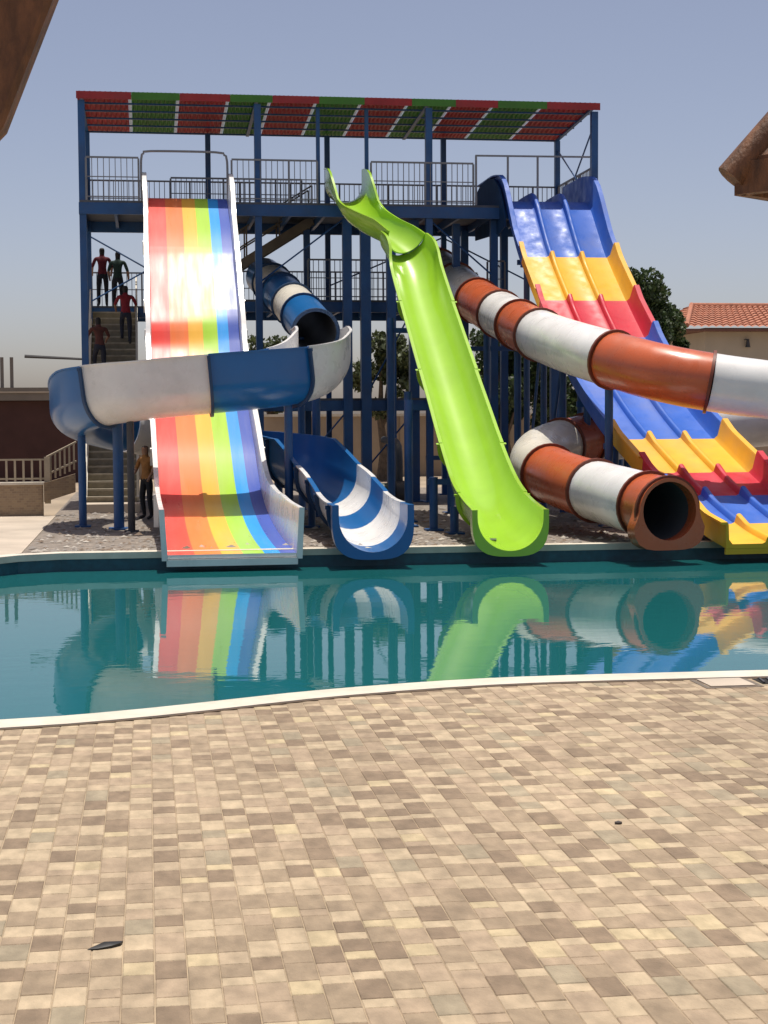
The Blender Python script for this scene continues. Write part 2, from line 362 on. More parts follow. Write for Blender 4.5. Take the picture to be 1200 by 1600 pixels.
# platforms with edge beams
def platform(x0, x1, y0, y1, z, d=0.33):
    p = MB().box(x0 + .02, x1 - .02, y0 + .02, y1 - .02, z - 0.06, z).build("platform", m_deckfl, tower)
    for (a, c, e, f) in ((x0, x1, y0, y0 + .1), (x0, x1, y1 - .1, y1), (x0, x0 + .1, y0 + .1, y1 - .1), (x1 - .1, x1, y0 + .1, y1 - .1)):
        MB().box(a, c, e, f, z - d, z - 0.062).build("edge_beam", m_blue, p)
    n = int((x1 - x0) / 0.9)
    for i in range(1, n):
        xx = x0 + (x1 - x0) * i / n
        MB().box(xx - .04, xx + .04, y0 + .1, y1 - .1, z - d * .75, z - .063).build("joist", m_blue, p)
    return p
platform(XS - .1, XE + .1, YF - .05, YB + .05, Z3, 0.36)
platform(2.7, 10.2, 44.6, 48.6, Z2, 0.34)
platform(XS - .1, 2.69, 47.45, 49.4, Z2, 0.34)
platform(2.9, 9.6, 43.4, 46.6, Z1, 0.34)
# railings
def railing(p0, p1, h=1.12, sp=0.145, name="railing", material=m_rail):
    p0, p1 = Vector(p0), Vector(p1); mb = MB(); L = (p1 - p0).length; Zv = Vector((0, 0, 1))
    for hh, w in ((h, .045), (h * .55, .025), (0.1, .03)): mb.bar(p0 + Zv * hh, p1 + Zv * hh, w)
    n = max(1, int(L / sp))
    for i in range(n + 1):
        q = p0.lerp(p1, i / n); big_ = i % 10 == 0 or i == n
        mb.bar(q + Zv * 0.0, q + Zv * (h - .02), 0.05 if big_ else 0.02)
    return mb.build(name, material, tower)
fy = YF - 0.0
railing((XS + .1, fy, Z3), (-0.12, fy, Z3)); railing((2.32, fy, Z3), (4.6, fy, Z3)); railing((6.05, fy, Z3), (8.85, fy, Z3))
railing((XS, YB - .02, Z3), (XE, YB - .02, Z3)); railing((XS - .02, YF + .2, Z3), (XS - .02, YB - .2, Z3)); railing((XE + .02, YF + .2, Z3), (XE + .02, YB - .2, Z3))
railing((0.75, 45.3, Z3), (4.4, 45.3, Z3), 0.95)
railing((2.8, 48.5, Z2), (10.1, 48.5, Z2)); railing((4.5, 44.7, Z2), (8.1, 44.7, Z2)); railing((9.6, 44.7, Z2), (10.1, 44.7, Z2)); railing((XS, 49.3, Z2), (2.6, 49.3, Z2))
# entry hoops of the slides
def hoop(pts, r=0.03): return MB().pipe(catmull(pts, .08), r, 8).build("entry_hoop", m_rail, tower, True)
hoop([(-0.05, 42.95, Z3), (-0.05, 42.95, 9.1), (0.02, 42.95, 9.28), (0.2, 42.95, 9.34), (1.9, 42.95, 9.34), (2.12, 42.95, 9.27), (2.2, 42.95, 9.1), (2.2, 42.95, Z3)])
for x in (8.92, 9.8, 10.63): MB().bar((x, 42.97, Z3), (x, 42.97, 9.38), .05).build("entry_post", m_rail, tower)
MB().bar((8.9, 42.97, 9.38), (12.1, 42.97, 9.40), .045).build("entry_rail", m_rail, tower)
# roof: eleven sheets between purlins, a valance along the front
RB = [XS - .12, -0.28, 0.98, 2.3, 3.42, 4.66, 5.88, 7.16, 8.36, 9.52, 10.88, XE + .12]
for i in range(11):
    mm = m_roofr if i % 2 == 0 else m_roofg; x0, x1 = RB[i] + 0.0, RB[i + 1] - 0.085
    mb = MB(); N = 40; top = []; bot = []
    for k in range(N + 1):
        x = x0 + (x1 - x0) * k / N; zz = 0.018 * (1 if (k // 2) % 2 else -1)
        top.append((x, YF - .06, ZR + .12 + zz)); bot.append((x, YB + .25, ZR - .14 + zz))
    vs = top + bot + [(x, y, z + .006) for x, y, z in top + bot]; n = N + 1
    fs = [(k, k + 1, n + k + 1, n + k) for k in range(N)] + [(2 * n + k, 3 * n + k, 3 * n + k + 1, 2 * n + k + 1) for k in range(N)]
    fs += [(k, 2 * n + k, 2 * n + k + 1, k + 1) for k in range(N)] + [(n + k, n + k + 1, 3 * n + k + 1, 3 * n + k) for k in range(N)] + [(0, n, 3 * n, 2 * n), (n - 1, 3 * n - 1, 4 * n - 1, 2 * n - 1)]
    p = mb.add(vs, fs).build("roof_sheet", mm, tower)
    if i < 10: MB().add([(x1 + .004, YF - .05, ZR + .118), (x1 + .081, YF - .05, ZR + .118), (x1 + .081, YB + .24, ZR - .142), (x1 + .004, YB + .24, ZR - .142)] + [(x1 + .004, YF - .05, ZR + .124), (x1 + .081, YF - .05, ZR + .124), (x1 + .081, YB + .24, ZR - .136), (x1 + .004, YB + .24, ZR - .136)], [(0, 3, 2, 1), (4, 5, 6, 7), (0, 1, 5, 4), (1, 2, 6, 5), (2, 3, 7, 6), (3, 0, 4, 7)]).build("skylight_strip", mat("clear_sheet", (.6, .62, .64), .3, .03, transl=.4), tower)
    MB().box(x0, RB[i + 1] - .004, YF - .10, YF - .075, ZR - .06, ZR + .13).build("valance", mm, p)
for k in range(6):
    y = YF + 0.1 + k * 0.82; z = ZR + .12 - .26 * (y - YF + .06) / (YB - YF + .31) - .085
    MB().box(XS - .1, XE + .1, y - .025, y + .025, z + .015, z + .06).build("purlin", m_blue, tower)
for x in FX:
    MB().bar((x, YF - .03, ZR + .06), (x, YB + .1, ZR - .185), .09, .05).build("rafter", m_blue, tower)
# side braces and under-platform braces
def brace(p, q, r=.025, mm=None): return MB().pipe([p, q], r, 6).build("brace", mm or m_blue, tower)
brace((XE, YF + .2, Z3 + .1), (XE, YB - .2, ZR - .5)); brace((XE + .03, YF + .2, ZR - .4), (XE + .03, YB - .2, Z3 + .1))
brace((XS, YB + .1, 7.6), (1.8, YB + .1, 5.7)); brace((XS, YB + .14, 5.7), (1.8, YB + .14, 7.6))
brace((3.1, 43.35, 6.0), (5.3, 43.35, 7.65)); brace((7.7, 43.2, 7.65), (9.4, 43.2, 6.2)); brace((5.4, 47.0, 6.2), (8.7, 47.0, 7.6)); brace((8.8, 47.05, 7.6), (12.1, 47.05, 6.0))
brace((3.5, 43.35, .3), (5.4, 43.35, 2.5)); brace((5.4, 43.45, .3), (7.3, 43.45, 2.5)); brace((7.6, 43.2, 2.6), (9.5, 43.2, 0.3)); brace((6.0, 43.46, 3.0), (7.2, 43.46, 5.2))
for z in (4.2, 1.2): MB().box(7.6, 12.2, 43.44, 43.54, z - .06, z + .06).build("cross_beam", m_blue, tower)
MB().pipe([(-3.5, 47.9, 4.16), (-1.7, 47.9, 4.07)], [.055, .035], 6).build("outrigger_pipe", m_dark, tower)
# long stair from the ground to the second platform
def stair(p0, p1, w, n, axis, name="stair_flight", mtr=m_tread, mst=m_cream, rails=True):
    p0, p1 = Vector(p0), Vector(p1); wv = Vector((w / 2, 0, 0)) if axis == 'y' else Vector((0, w / 2, 0))
    root = MB()
    for s in (-1, 1): root.bar(p0 + wv * s, p1 + wv * s, .06, .26)
    fl = root.build(name, mst, tower)
    for i in range(n):
        q = p0.lerp(p1, (i + .5) / n); dl = (p1 - p0) / n
        if axis == 'y': b_ = MB().box(q.x - w / 2 + .03, q.x + w / 2 - .03, q.y - .15, q.y + .15, q.z - .02, q.z + .02).box(q.x - w / 2 + .03, q.x + w / 2 - .03, q.y - .148, q.y - .128, q.z - dl.z, q.z - .022, 1)
        else: b_ = MB().box(q.x - .15, q.x + .15, q.y - w / 2 + .03, q.y + w / 2 - .03, q.z - .02, q.z + .02)
        b_.build("tread", [mtr, mat("riser_olive", (.22, .19, .13), .8, .2, 6)], fl)
    if rails:
        for s in (-1, 1):
            mb = MB(); a, c = p0 + wv * s, p1 + wv * s; Zv = Vector((0, 0, 1))
            for hh in (.98, .5): mb.bar(a + Zv * hh, c + Zv * hh, .045)
            k = int((c - a).length / 1.0)
            for i in range(k + 1): q = a.lerp(c, i / k); mb.bar(q, q + Zv * .98, .045)
            mb.build("handrail", mst, fl)
    return fl
stair((-0.9, 41.1, 0.25), (-0.9, 47.6, 5.5), 1.3, 28, 'y')
MB().box(-1.6, -0.2, 40.1, 41.0, 0.0, 0.22).build("stair_plinth", m_conc, tower)
stair((1.0, 46.4, Z2), (4.75, 46.4, Z3 - .1), 1.0, 13, 'x', mst=mat("brown_stringer", (0.16, 0.14, 0.11), .7))
for y in (43.2, 45.4): 
    for x in (-1.52, -.28): MB().box(x - .05, x + .05, y - .05, y + .05, 0, (y - 41.1) / 6.5 * 5.25 + .1).build("stair_post", m_cream, tower)

# ------------------------------------------------------------------ rainbow slide
def interp(tab, t):
    if t <= tab[0][0]: return tab[0][1]
    for (a, va), (c, vc) in zip(tab, tab[1:]):
        if t <= c: return va + (vc - va) * (t - a) / (c - a)
    return tab[-1][1]
rain = thing("rainbow_slide", "wide straight slide with rainbow stripes and white side walls", "water slide", (1.3, 28, 0))
prof = [(1.16, 43.4, 8.16), (1.16, 43.0, 8.12), (1.16, 42.6, 7.86), (1.17, 42.0, 7.42), (1.17, 41.4, 6.97), (1.17, 40.85, 6.52), (1.17, 40.6, 6.29), (1.18, 39.8, 5.51), (1.18, 39.1, 4.83), (1.185, 38.85, 4.56), (1.19, 38.65, 4.27), (1.19, 38.5, 4.08), (1.19, 38.25, 3.82), (1.2, 37.9, 3.5), (1.2, 37.6, 3.27), (1.22, 37.0, 2.88), (1.24, 36.2, 2.38), (1.27, 35.3, 1.8), (1.29, 34.6, 1.3), (1.31, 33.9, .86), (1.33, 33.2, .56), (1.35, 32.3, .36), (1.37, 31.2, 0.2), (1.4, 29.6, 0.07), (1.43, 27.6, 0.0)]
rpts = catmull(prof, 0.2); rfr = frames_of(rpts); ral = arclen(rpts)
def rw(y): return interp([(27.6, 1.11), (31, 1.09), (34, 1.06), (43.4, 1.03)], y)
def bedprof(i):
    w = rw(rfr[i][0].y); n = 24
    return [(-w + 2 * w * k / n, 0) for k in range(n + 1)] + [(w, -.07), (-w, -.07)]
BOUND = [0.195, 0.43, 0.60, 0.73, 0.87]
def rcol(k):
    if k >= 24: return 6
    t = (k + .5) / 24; return sum(t > b_ for b_ in BOUND)
cuts = [0, 3.05, 5.35, 6.2, 8.8, 11.0, 14.2, ral[-1]]
def sect(al, a, c): return [i for i in range(len(al)) if a - 1e-6 <= al[i] <= c + 1e-6]
for a, c in zip(cuts, cuts[1:]):
    idx = sect(ral, a, c)
    if idx[0] > 0: idx = [idx[0] - 1] + idx
    sub = [rfr[i] for i in idx]; mb = MB()
    mb.sweep(sub, lambda j: bedprof(idx[j]), colmat=rcol, capmat=6)
    s_ = mb.build("bed_section", m_str + [m_white], rain, True)
    P, T, S, N = sub[-1]; w = rw(P.y)
    e = MB(); e.sweep([(P - T * .03, T, S, N), (P + T * .03, T, S, N)], [(-w - .02, -.08), (w + .02, -.08), (w + .02, -.2), (-w - .02, -.2)]); e.build("flange", m_white, s_)
def wallh(i):
    return interp([(0, .68), (.9, .62), (1.8, .36), (9.4, .34), (11.5, .42), (15.5, .72), (ral[-1], .78)], ral[i])
for s in (-1, 1):
    mb = MB()
    def wp(i, s=s):
        w = rw(rfr[i][0].y); h = wallh(i); lip = interp([(0, .12), (10, .12), (15, .09), (30, .08)], ral[i]); fl = .06 * h
        pts = [(w + .002, -.075), (w + .002, 0.0), (w + fl, h - .03), (w + fl + .01, h), (w + fl + lip, h), (w + fl + lip, h - .05), (w + fl + .05, h - .05), (w + .06, -.075)]
        return [(s * u, v) for u, v in pts]
    mb.sweep(rfr, wp); wobj = mb.build("side_wall", m_white, rain, True)
    for ax in cuts[1:-1]:
        i = min(range(len(ral)), key=lambda k: abs(ral[k] - ax)); P, T, S, N = rfr[i]; w = rw(P.y); h = wallh(i)
        e = MB(); e.sweep([(P - T * .02, T, S, N), (P + T * .02, T, S, N)], [(s * (w + .075), -.1), (s * (w + .075), h - .06), (s * (w + .17), h - .06), (s * (w + .17), -.1)]); e.build("wall_flange", m_white, wobj)
    # end cheek of the wall
    P, T, S, N = rfr[-1]
    e = MB(); e.sweep([(P - T * .0 + T * .002, T, S, N), (P + T * .03, T, S, N)], [(s * (rw(P.y) - .0), -.1), (s * (rw(P.y) + .05), .79), (s * (rw(P.y) + .14), .79), (s * (rw(P.y) + .10), -.1)]); e.build("end_plate", m_white, rain)
for ax in (3.2, 6.4, 9.3, 12.0, 14.6):
    i = min(range(len(ral)), key=lambda k: abs(ral[k] - ax)); P = rfr[i][0]
    for s in (-1, 1):
        x = P.x + s * .8
        MB().pipe([(x, P.y, 0), (x, P.y, P.z - .1)], .07, 10).build("support_post", m_blue, rain, True)
    MB().box(P.x - 1.1, P.x + 1.1, P.y - .05, P.y + .05, P.z - .24, P.z - .13).build("support_beam", m_blue, rain)

# ------------------------------------------------------------------ tube slides
m_tin = mat("tube_inside_shade", (.11, .11, .115), .5, .15, 2)  # shade of the unlit tube interior put into a dark inner colour
def tube_slide(root, pts, R, cuts, mats, al_end=None, fl_mat=None):
    P = catmull(pts, .22); fr = frames_of(P); al = arclen(P); total = al[-1]; n = 28
    cs = [c if c is not None else total for c in cuts]
    for a, c, mm in zip(cs, cs[1:], mats):
        idx = sect(al, a, c)
        if idx[0] > 0: idx = [idx[0] - 1] + idx
        sub = [fr[i] for i in idx]; N = len(sub); mb = MB(); o = ring(R, n); inn = ring(R - .03, n)
        ms = []; vs = [p + S * u + NN * v for (p, T, S, NN) in sub for u, v in o] + [p + S * u + NN * v for (p, T, S, NN) in sub for u, v in inn]; K = N * n; fs = []
        for i in range(N - 1):
            for k in range(n):
                k2 = (k + 1) % n
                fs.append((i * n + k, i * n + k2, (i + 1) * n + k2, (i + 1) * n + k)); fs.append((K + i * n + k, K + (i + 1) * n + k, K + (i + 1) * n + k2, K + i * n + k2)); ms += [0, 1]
        for k in range(n):
            k2 = (k + 1) % n; L = (N - 1) * n
            fs.append((k, K + k, K + k2, k2)); fs.append((L + k, L + k2, K + L + k2, K + L + k)); ms += [0, 0]
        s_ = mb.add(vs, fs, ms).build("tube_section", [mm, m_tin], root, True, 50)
        p, T, S, NN = sub[-1]
        fl = MB(); oo, ii = ring(R + .055, n), ring(R - .028, n)
        vs = [q + S * u + NN * v for q in (p - T * .03, p + T * .03) for rg in (oo, ii) for u, v in rg]; fs = []
        for k in range(n):
            k2 = (k + 1) % n; fs += [(k, k2, 2 * n + k2, 2 * n + k), (n + k, 3 * n + k, 3 * n + k2, n + k2), (k, n + k, n + k2, k2), (2 * n + k, 2 * n + k2, 3 * n + k2, 3 * n + k)]
        fl.add(vs, fs).build("flange", fl_mat or mm, s_, True, 40)
    return P, fr, al
m_flb = mat("blue_flange", (0.012, 0.05, 0.13), .5); m_flo = mat("rust_flange", (0.16, 0.035, 0.015), .5)
def channel_prof(r, e, th=.03, lip=.09, n=18):
    inn = [(-r - lip, r + e), (-r, r + e)] + [(r * math.sin(-PI / 2 + PI * k / n), r - r * math.cos(-PI / 2 + PI * k / n)) for k in range(n + 1)] + [(r, r + e), (r + lip, r + e)]
    R2 = r + th; zo = max(r + e - th, r + .004)
    out = [(R2 + lip - th, zo), (R2, zo)] + [(R2 * math.sin(PI / 2 - PI * k / n), r - R2 * math.cos(PI / 2 - PI * k / n)) for k in range(n + 1)] + [(-R2, zo), (-R2 - lip + th, zo)]
    return inn + out
def channel(root, pts, rfun, efun, cuts, mats, name="channel_section", lip=.09, fl_mat=None):
    P = catmull(pts, .18); fr = frames_of(P); al = arclen(P); cs = [c if c is not None else al[-1] for c in cuts]
    for a, c, mm in zip(cs, cs[1:], mats):
        idx = sect(al, a, c)
        if idx[0] > 0: idx = [idx[0] - 1] + idx
        sub = [fr[i] for i in idx]; mb = MB()
        mb.sweep(sub, lambda j: channel_prof(rfun(al[idx[j]]) - .012 * (1 - j / len(idx)), efun(al[idx[j]]), lip=lip), strip=True); s_ = mb.build(name, mm, root, True, 50)
        if c < al[-1] - .1:
            p, T, S, N = sub[-1]; r = rfun(al[idx[-1]]); e = efun(al[idx[-1]])
            rib = MB(); q = channel_prof(r + .032, max(e - .05, .02), .07, .09); rib.sweep([(p - N * .032 - T * .03, T, S, N), (p - N * .032 + T * .03, T, S, N)], q, strip=True); rib.build("flange", fl_mat or mm, s_, True, 40)
    return P, fr, al
def end_frame(root, fr, r, e, w, zb, mm, name="end_frame", top_extra=0.0):
    """square-shouldered end flange: plate between the inner U and an outer round-bottomed box"""
    p, T, S, N = fr[-1]; T = Vector((T.x, T.y, 0)).normalized(); N = Vector((0, 0, 1)); n = 22; inn = []; out = []
    for k in range(n + 1):
        a = -PI / 2 + PI * k / n; inn.append((r * math.sin(a), r - r * math.cos(a)))
        sx, cxx = math.sin(a), math.cos(a); q = 3.2
        sc = (abs(sx) ** q + abs(cxx) ** q) ** (-1 / q); out.append((w * sx * sc, r - (r - zb) * cxx * sc))
    inn = [(-r, r + e)] + inn + [(r, r + e)]; out = [(-w, r + e + top_extra)] + out + [(w, r + e + top_extra)]
    M = len(inn); mb = MB(); vs = [p + T * t + S * u + N * v for t in (-.16, .10) for row in (inn, out) for u, v in row]; fs = []
    for k in range(M - 1):
        fs += [(k, k + 1, M + k + 1, M + k), (2 * M + k, 3 * M + k, 3 * M + k + 1, 2 * M + k + 1), (k, 2 * M + k, 2 * M + k + 1, k + 1), (M + k, M + k + 1, 3 * M + k + 1, 3 * M + k)]
    fs += [(0, M, 3 * M, 2 * M), (M - 1, 3 * M - 1, 4 * M - 1, 2 * M - 1)]
    return mb.add(vs, fs).build(name, mm, root, True, 40)
def post(root, x, y, z, r=.085, base=True, mm=None, lean=(0, 0)):
    mb = MB().pipe([(x, y, 0), (x + lean[0], y + lean[1], z)], r, 12)
    if base: mb.box(x - r * 2, x + r * 2, y - r * 2, y + r * 2, 0.0, .035)
    return mb.build("support_post", mm or m_blue, root, True)

# blue and white spiral
bt = thing("tube_slide", "blue and white spiral tube slide winding around the rainbow slide", "water slide", (3.8, 28, 0), "spiral tube slides")
bp_ = [(3.41, 46.5, 6.40), (3.56, 45.5, 6.12), (3.7, 44.0, 5.73), (3.85, 42.2, 5.3), (3.96, 40.6, 4.9), (4.02, 38.8, 4.48), (4.03, 37.0, 4.02), (3.88, 35.4, 3.62), (3.42, 34.15, 3.3), (2.44, 33.45, 3.14), (1.2, 33.3, 3.03), (0.02, 33.35, 2.92), (-0.83, 33.6, 2.8), (-1.38, 34.6, 2.64), (-1.42, 36.2, 2.46), (-0.8, 37.6, 2.22), (0.3, 38.3, 2.0), (1.6, 38.4, 1.73)]
P_, fr_, al_ = tube_slide(bt, bp_, .54, [0, 1.2, 2.8, 4.5, 6.2, 8.6], [m_tblue, m_cre, m_tblue, m_cre, m_tblue], fl_mat=m_flb)
# remaining sections, cut where the photograph shows the joints
def al_at(P, al, test):
    return min(range(len(P)), key=lambda i: test(P[i]))
i1 = al_at(P_, al_, lambda p: (p - Vector((4.25, 37.9, 4.2))).length); i2 = al_at(P_, al_, lambda p: (p - Vector((2.98, 33.75, 3.22))).length)
i3 = al_at(P_, al_, lambda p: (p - Vector((1.24, 33.3, 3.1))).length); i4 = al_at(P_, al_, lambda p: (p - Vector((-0.88, 33.65, 2.8))).length); i5 = al_at(P_, al_, lambda p: (p - Vector((-0.9, 37.9, 2.28))).length)
def tube_rest(root, P, fr, al, R, cuts, mats, flm):
    """tube sections given by index cuts on an existing path"""
    for a, c, mm in zip(cuts, cuts[1:], mats):
        tube_slide(root, [P[k] for k in range(a, c + 1, 2)] + ([P[c]] if (c - a) % 2 else []), R, [0, None], [mm], fl_mat=flm)
s0 = min(range(len(al_)), key=lambda k: abs(al_[k] - 8.5))
# the front of the spiral is an open high-walled trough; it closes again behind the left bend
tr = [P_[k] - Vector((0, 0, .58)) for k in range(s0, i5 + 1)]; ta = arclen(tr)
channel(bt, tr[::3] + ([tr[-1]] if (len(tr) - 1) % 3 else []), lambda s: .58, lambda s: interp([(0, .10), (1.2, .42), (3.0, .62), (8.2, .60), (9.6, .66), (11, .5), (13, .2)], s), [0, ta[i2 - s0], ta[i3 - s0], ta[i4 - s0], None], [m_white, m_tblue, m_white, m_tblue], "trough_section", lip=.06, fl_mat=m_flb)
tube_rest(bt, P_, fr_, al_, .60, [i5 + 1, len(P_) - 1], [m_white], m_flb)
cpts = [(1.6, 38.6, 1.13), (2.5, 38.2, 1.0), (3.15, 37.2, .86), (3.4, 35.8, .74), (3.62, 34.2, .60), (3.8, 32.6, .42), (3.88, 31.0, .22), (3.88, 29.3, .06), (3.86, 27.5, 0.0)]
cP, cF, cA = channel(bt, cpts, lambda s: .62, lambda s: interp([(0, .35), (4, .55), (6, .25), (9, .12), (12, .2)], s), [0, 3.4, 6.3, 7.5, 9.0, 11.2, None], [m_tblue, m_tblue, m_white, m_tblue, m_white, m_tblue], fl_mat=m_flb)
end_frame(bt, cF, .60, .22, .715, -.13, m_tblue)
for x, y, z, r in ((-1.40, 35.2, 2.1, .085), (-.61, 34.2, 2.55, .11), (3.95, 37.6, 3.65, .1), (3.1, 38.3, .9, .1), (2.95, 33.7, 2.6, .09), (3.45, 33.9, .5, .08), (3.85, 40.2, 4.35, .09)): post(bt, x, y, z, r)
post(bt, -.34, 33.35, 2.4, .075, mm=m_dark)

# orange and white spiral
ot = thing("tube_slide", "orange and white spiral tube slide with a dark open mouth above the water", "water slide", (9, 27.5, 0), "spiral tube slides")
op = [(8.45, 47.5, 6.9), (8.58, 46.3, 6.55), (8.76, 43.0, 5.6), (8.93, 39.8, 4.88), (9.0, 37.0, 4.34), (9.14, 34.6, 3.92), (9.5, 32.5, 3.55), (10.3, 31.1, 3.18), (11.32, 30.6, 2.96), (12.6, 30.6, 2.8), (14.1, 31.2, 2.62), (15.1, 32.7, 2.46), (15.3, 34.5, 2.32), (14.6, 36.2, 2.18), (13.1, 37.0, 2.03), (11.3, 36.8, 1.9), (9.9, 36.0, 1.76), (8.8, 34.9, 1.55), (8.27, 33.5, 1.3), (8.34, 32.0, 1.08), (8.52, 30.5, .93), (8.78, 28.8, .8), (9.06, 27.15, .66)]
P2 = catmull(op, .22); fr2 = frames_of(P2); al2 = arclen(P2)
def at_pt(*q): return min(range(len(P2)), key=lambda i: (P2[i] - Vector(q)).length)
cut2 = [0, at_pt(8.55, 46.5, 6.6), at_pt(8.68, 44.7, 6.05), at_pt(8.82, 42.2, 5.4), at_pt(8.92, 40.0, 4.9), at_pt(8.97, 38.0, 4.55), at_pt(9.05, 36.2, 4.2), at_pt(9.6, 32.2, 3.5), at_pt(11.2, 30.6, 2.98), at_pt(14.1, 31.2, 2.62), at_pt(15.3, 34.5, 2.32), at_pt(13.4, 37.1, 2.05), at_pt(11.4, 37.0, 1.9), at_pt(9.9, 36.3, 1.78), at_pt(9.4, 35.6, 1.65), at_pt(8.31, 32.4, 1.15), at_pt(8.6, 30.1, .9), at_pt(8.97, 27.75, .7), len(P2) - 1]
tube_rest(ot, P2, fr2, al2, .58, cut2, [m_orange, m_cre, m_cre, m_orange, m_white, m_orange, m_white, m_orange, m_white, m_orange, m_white, m_orange, m_white, m_orange, m_cre, m_orange, m_white, m_orange], m_flo)
# flared mouth: ring plate standing on the pool edge
mb = MB(); p, T, S, N = fr2[-1]; T = Vector((T.x, T.y, 0)).normalized(); N = Vector((0, 0, 1)); n = 32; inn = []; out = []
for k in range(n):
    a = 2 * PI * k / n; inn.append((.52 * math.sin(a), .52 * math.cos(a)))
    sx, cc = math.sin(a), math.cos(a)
    if cc >= 0: out.append((.585 * sx, .585 * cc))
    else: q = 4.0; sc = (abs(sx) ** q + abs(cc) ** q) ** (-1 / q); t_ = min(1, -cc / .45); wd_ = .585 + .12 * t_ * t_ * (3 - 2 * t_); out.append((wd_ * sx * sc, .69 * cc * sc))
vs = [p + T * t + S * u + N * v for t in (-.18, .10) for row in (inn, out) for u, v in row]; fs = []
for k in range(n):
    k2 = (k + 1) % n; fs += [(k, k2, n + k2, n + k), (2 * n + k, 3 * n + k, 3 * n + k2, 2 * n + k2), (k, 2 * n + k, 2 * n + k2, k2), (n + k, n + k2, 3 * n + k2, 3 * n + k)]
mb.add(vs, fs).build("mouth_ring", m_orange, ot, True, 40)
for x, y, z in ((9.6, 32.6, 2.9), (8.95, 38.2, 3.9), (8.85, 41.3, 4.6), (10.2, 36.5, 1.2), (8.35, 34.2, .7), (13.2, 30.75, 2.2), (15.2, 34.3, 1.7), (12.6, 37.1, 1.4)): post(ot, x, y, z, .09)

# ------------------------------------------------------------------ lime green slide
gs = thing("body_slide", "glossy lime green open channel slide dropping straight from the top platform", "water slide", (6.3, 27.5, 0))
gu = [(5.36, 43.4, 8.12), (5.38, 42.9, 8.08), (5.42, 42.3, 7.78), (5.55, 41.6, 7.3), (5.82, 41.0, 6.98), (6.15, 40.5, 6.72), (6.38, 40.1, 6.46)]
channel(gs, gu, lambda s: interp([(0, .50), (4, .56)], s), lambda s: interp([(0, .42), (.8, .34), (1.6, .02), (4, 0.0)], s), [0, None], [m_green], lip=.06)
gl = [(6.34, 40.35, 6.42), (6.46, 39.9, 6.06), (6.55, 39.3, 5.58), (6.56, 38.0, 4.72), (6.56, 36.5, 3.78), (6.56, 35.0, 2.84), (6.56, 33.6, 1.98), (6.54, 32.3, 1.24), (6.5, 31.1, .68), (6.44, 30.0, .34), (6.38, 28.8, .12), (6.3, 27.5, -.02)]
gP, gF, gA = channel(gs, gl, lambda s: .60, lambda s: interp([(0, .1), (.5, .22), (1.4, .06), (9, .04), (12, .08), (16, .14)], s), [0, 3.4, 6.6, 9.8, 12.6, None], [m_green] * 5, lip=.07)
end_frame(gs, gF, .585, .14, .68, -.10, m_green)
i = min(range(len(gA)), key=lambda k: abs(gP[k].y - 28.35)); p, T, S, N = gF[i]
MB().sweep([(p - S * .16 + T * -.07 + N * .018, T, S, N), (p - S * .16 + T * .1 + N * .018, T, S, N)], lambda j: [(-.08 + .03 * j, .0), (.08 - .03 * j, .0), (.08 - .03 * j, .022), (-.08 + .03 * j, .022)]).build("drain_cap", mat("drain_grey", (.06, .09, .05), .6), gs)
for x, y, z in ((5.82, 32.4, 1.1), (6.05, 31.35, .55), (7.05, 32.4, 1.1), (5.75, 35.2, 2.9), (7.25, 35.2, 2.9), (5.8, 38.0, 4.7), (7.25, 38.0, 4.7), (5.5, 33.6, 2.7)): post(gs, x, y, z, .09)
for y, z in ((32.4, 1.0), (35.2, 2.55), (38.0, 4.4)): MB().box(5.7, 7.3, y - .05, y + .05, z - .06, z + .06).build("support_beam", m_blue, gs)

# ------------------------------------------------------------------ multi-lane slide
ml = thing("lane_slide", "three lane slide banded in blue, yellow and red sections", "water slide", (11, 28, 0))
W3 = 1.2
mp_ = [(10.9, 45.9, 8.2), (10.9, 44.6, 8.2), (10.9, 43.4, 8.2), (10.9, 42.95, 8.15), (10.9, 42.5, 7.86), (10.9, 41.9, 7.28), (10.9, 41.0, 6.45), (10.92, 39.3, 5.2), (10.94, 38.0, 4.32), (10.96, 36.6, 3.42), (10.98, 35.2, 2.66), (11.03, 33.8, 2.02), (11.1, 32.3, 1.45), (11.18, 30.8, .92), (11.25, 29.4, .5), (11.32, 28.2, .2), (11.37, 27.2, .05)]
mP = catmull(mp_, .2); mF = frames_of(mP); mA = arclen(mP)
ybreak = [46, 41.0, 39.3, 37.9, 33.25, 31.6, 30.35, 28.6, 27.0]
mcols = [m_mblue, m_myel, m_mred, m_mblue, m_myel, m_mred, m_mblue, m_myel]
def lane_prof(i, i0, first):
    d = mA[i] - mA[i0]; bump = .07 * max(0, 1 - d / .5); dh = .13 + (0 if first else bump) + interp([(41.8, 0), (43.0, .1), (44.5, .1), (45.9, -.1)], mP[i].y)
    if first: bump = 0
    oh = .40 + bump + interp([(41.6, 0), (42.4, .12), (43.2, .32), (44.0, .4), (45.0, .4), (45.9, .4)], mP[i].y)
    pts = [(-W3 - .14, oh - .04), (-W3 - .14, oh), (-W3 - .02, oh), (-W3, oh - .04), (-W3 + .03, .08), (-W3 + .10, 0)]
    for c in (-W3 / 3, W3 / 3): pts += [(c - .13, 0), (c - .075, .03), (c - .05, dh - .02), (c - .02, dh), (c + .02, dh), (c + .05, dh - .02), (c + .075, .03), (c + .13, 0)]
    pts += [(W3 - .10, 0), (W3 - .03, .08), (W3, oh - .04), (W3 + .02, oh), (W3 + .14, oh), (W3 + .14, oh - .04)]
    pts += [(W3 + .04, oh - .05), (W3 + .02, -.08), (-W3 - .02, -.08), (-W3 - .04, oh - .05)]
    return pts
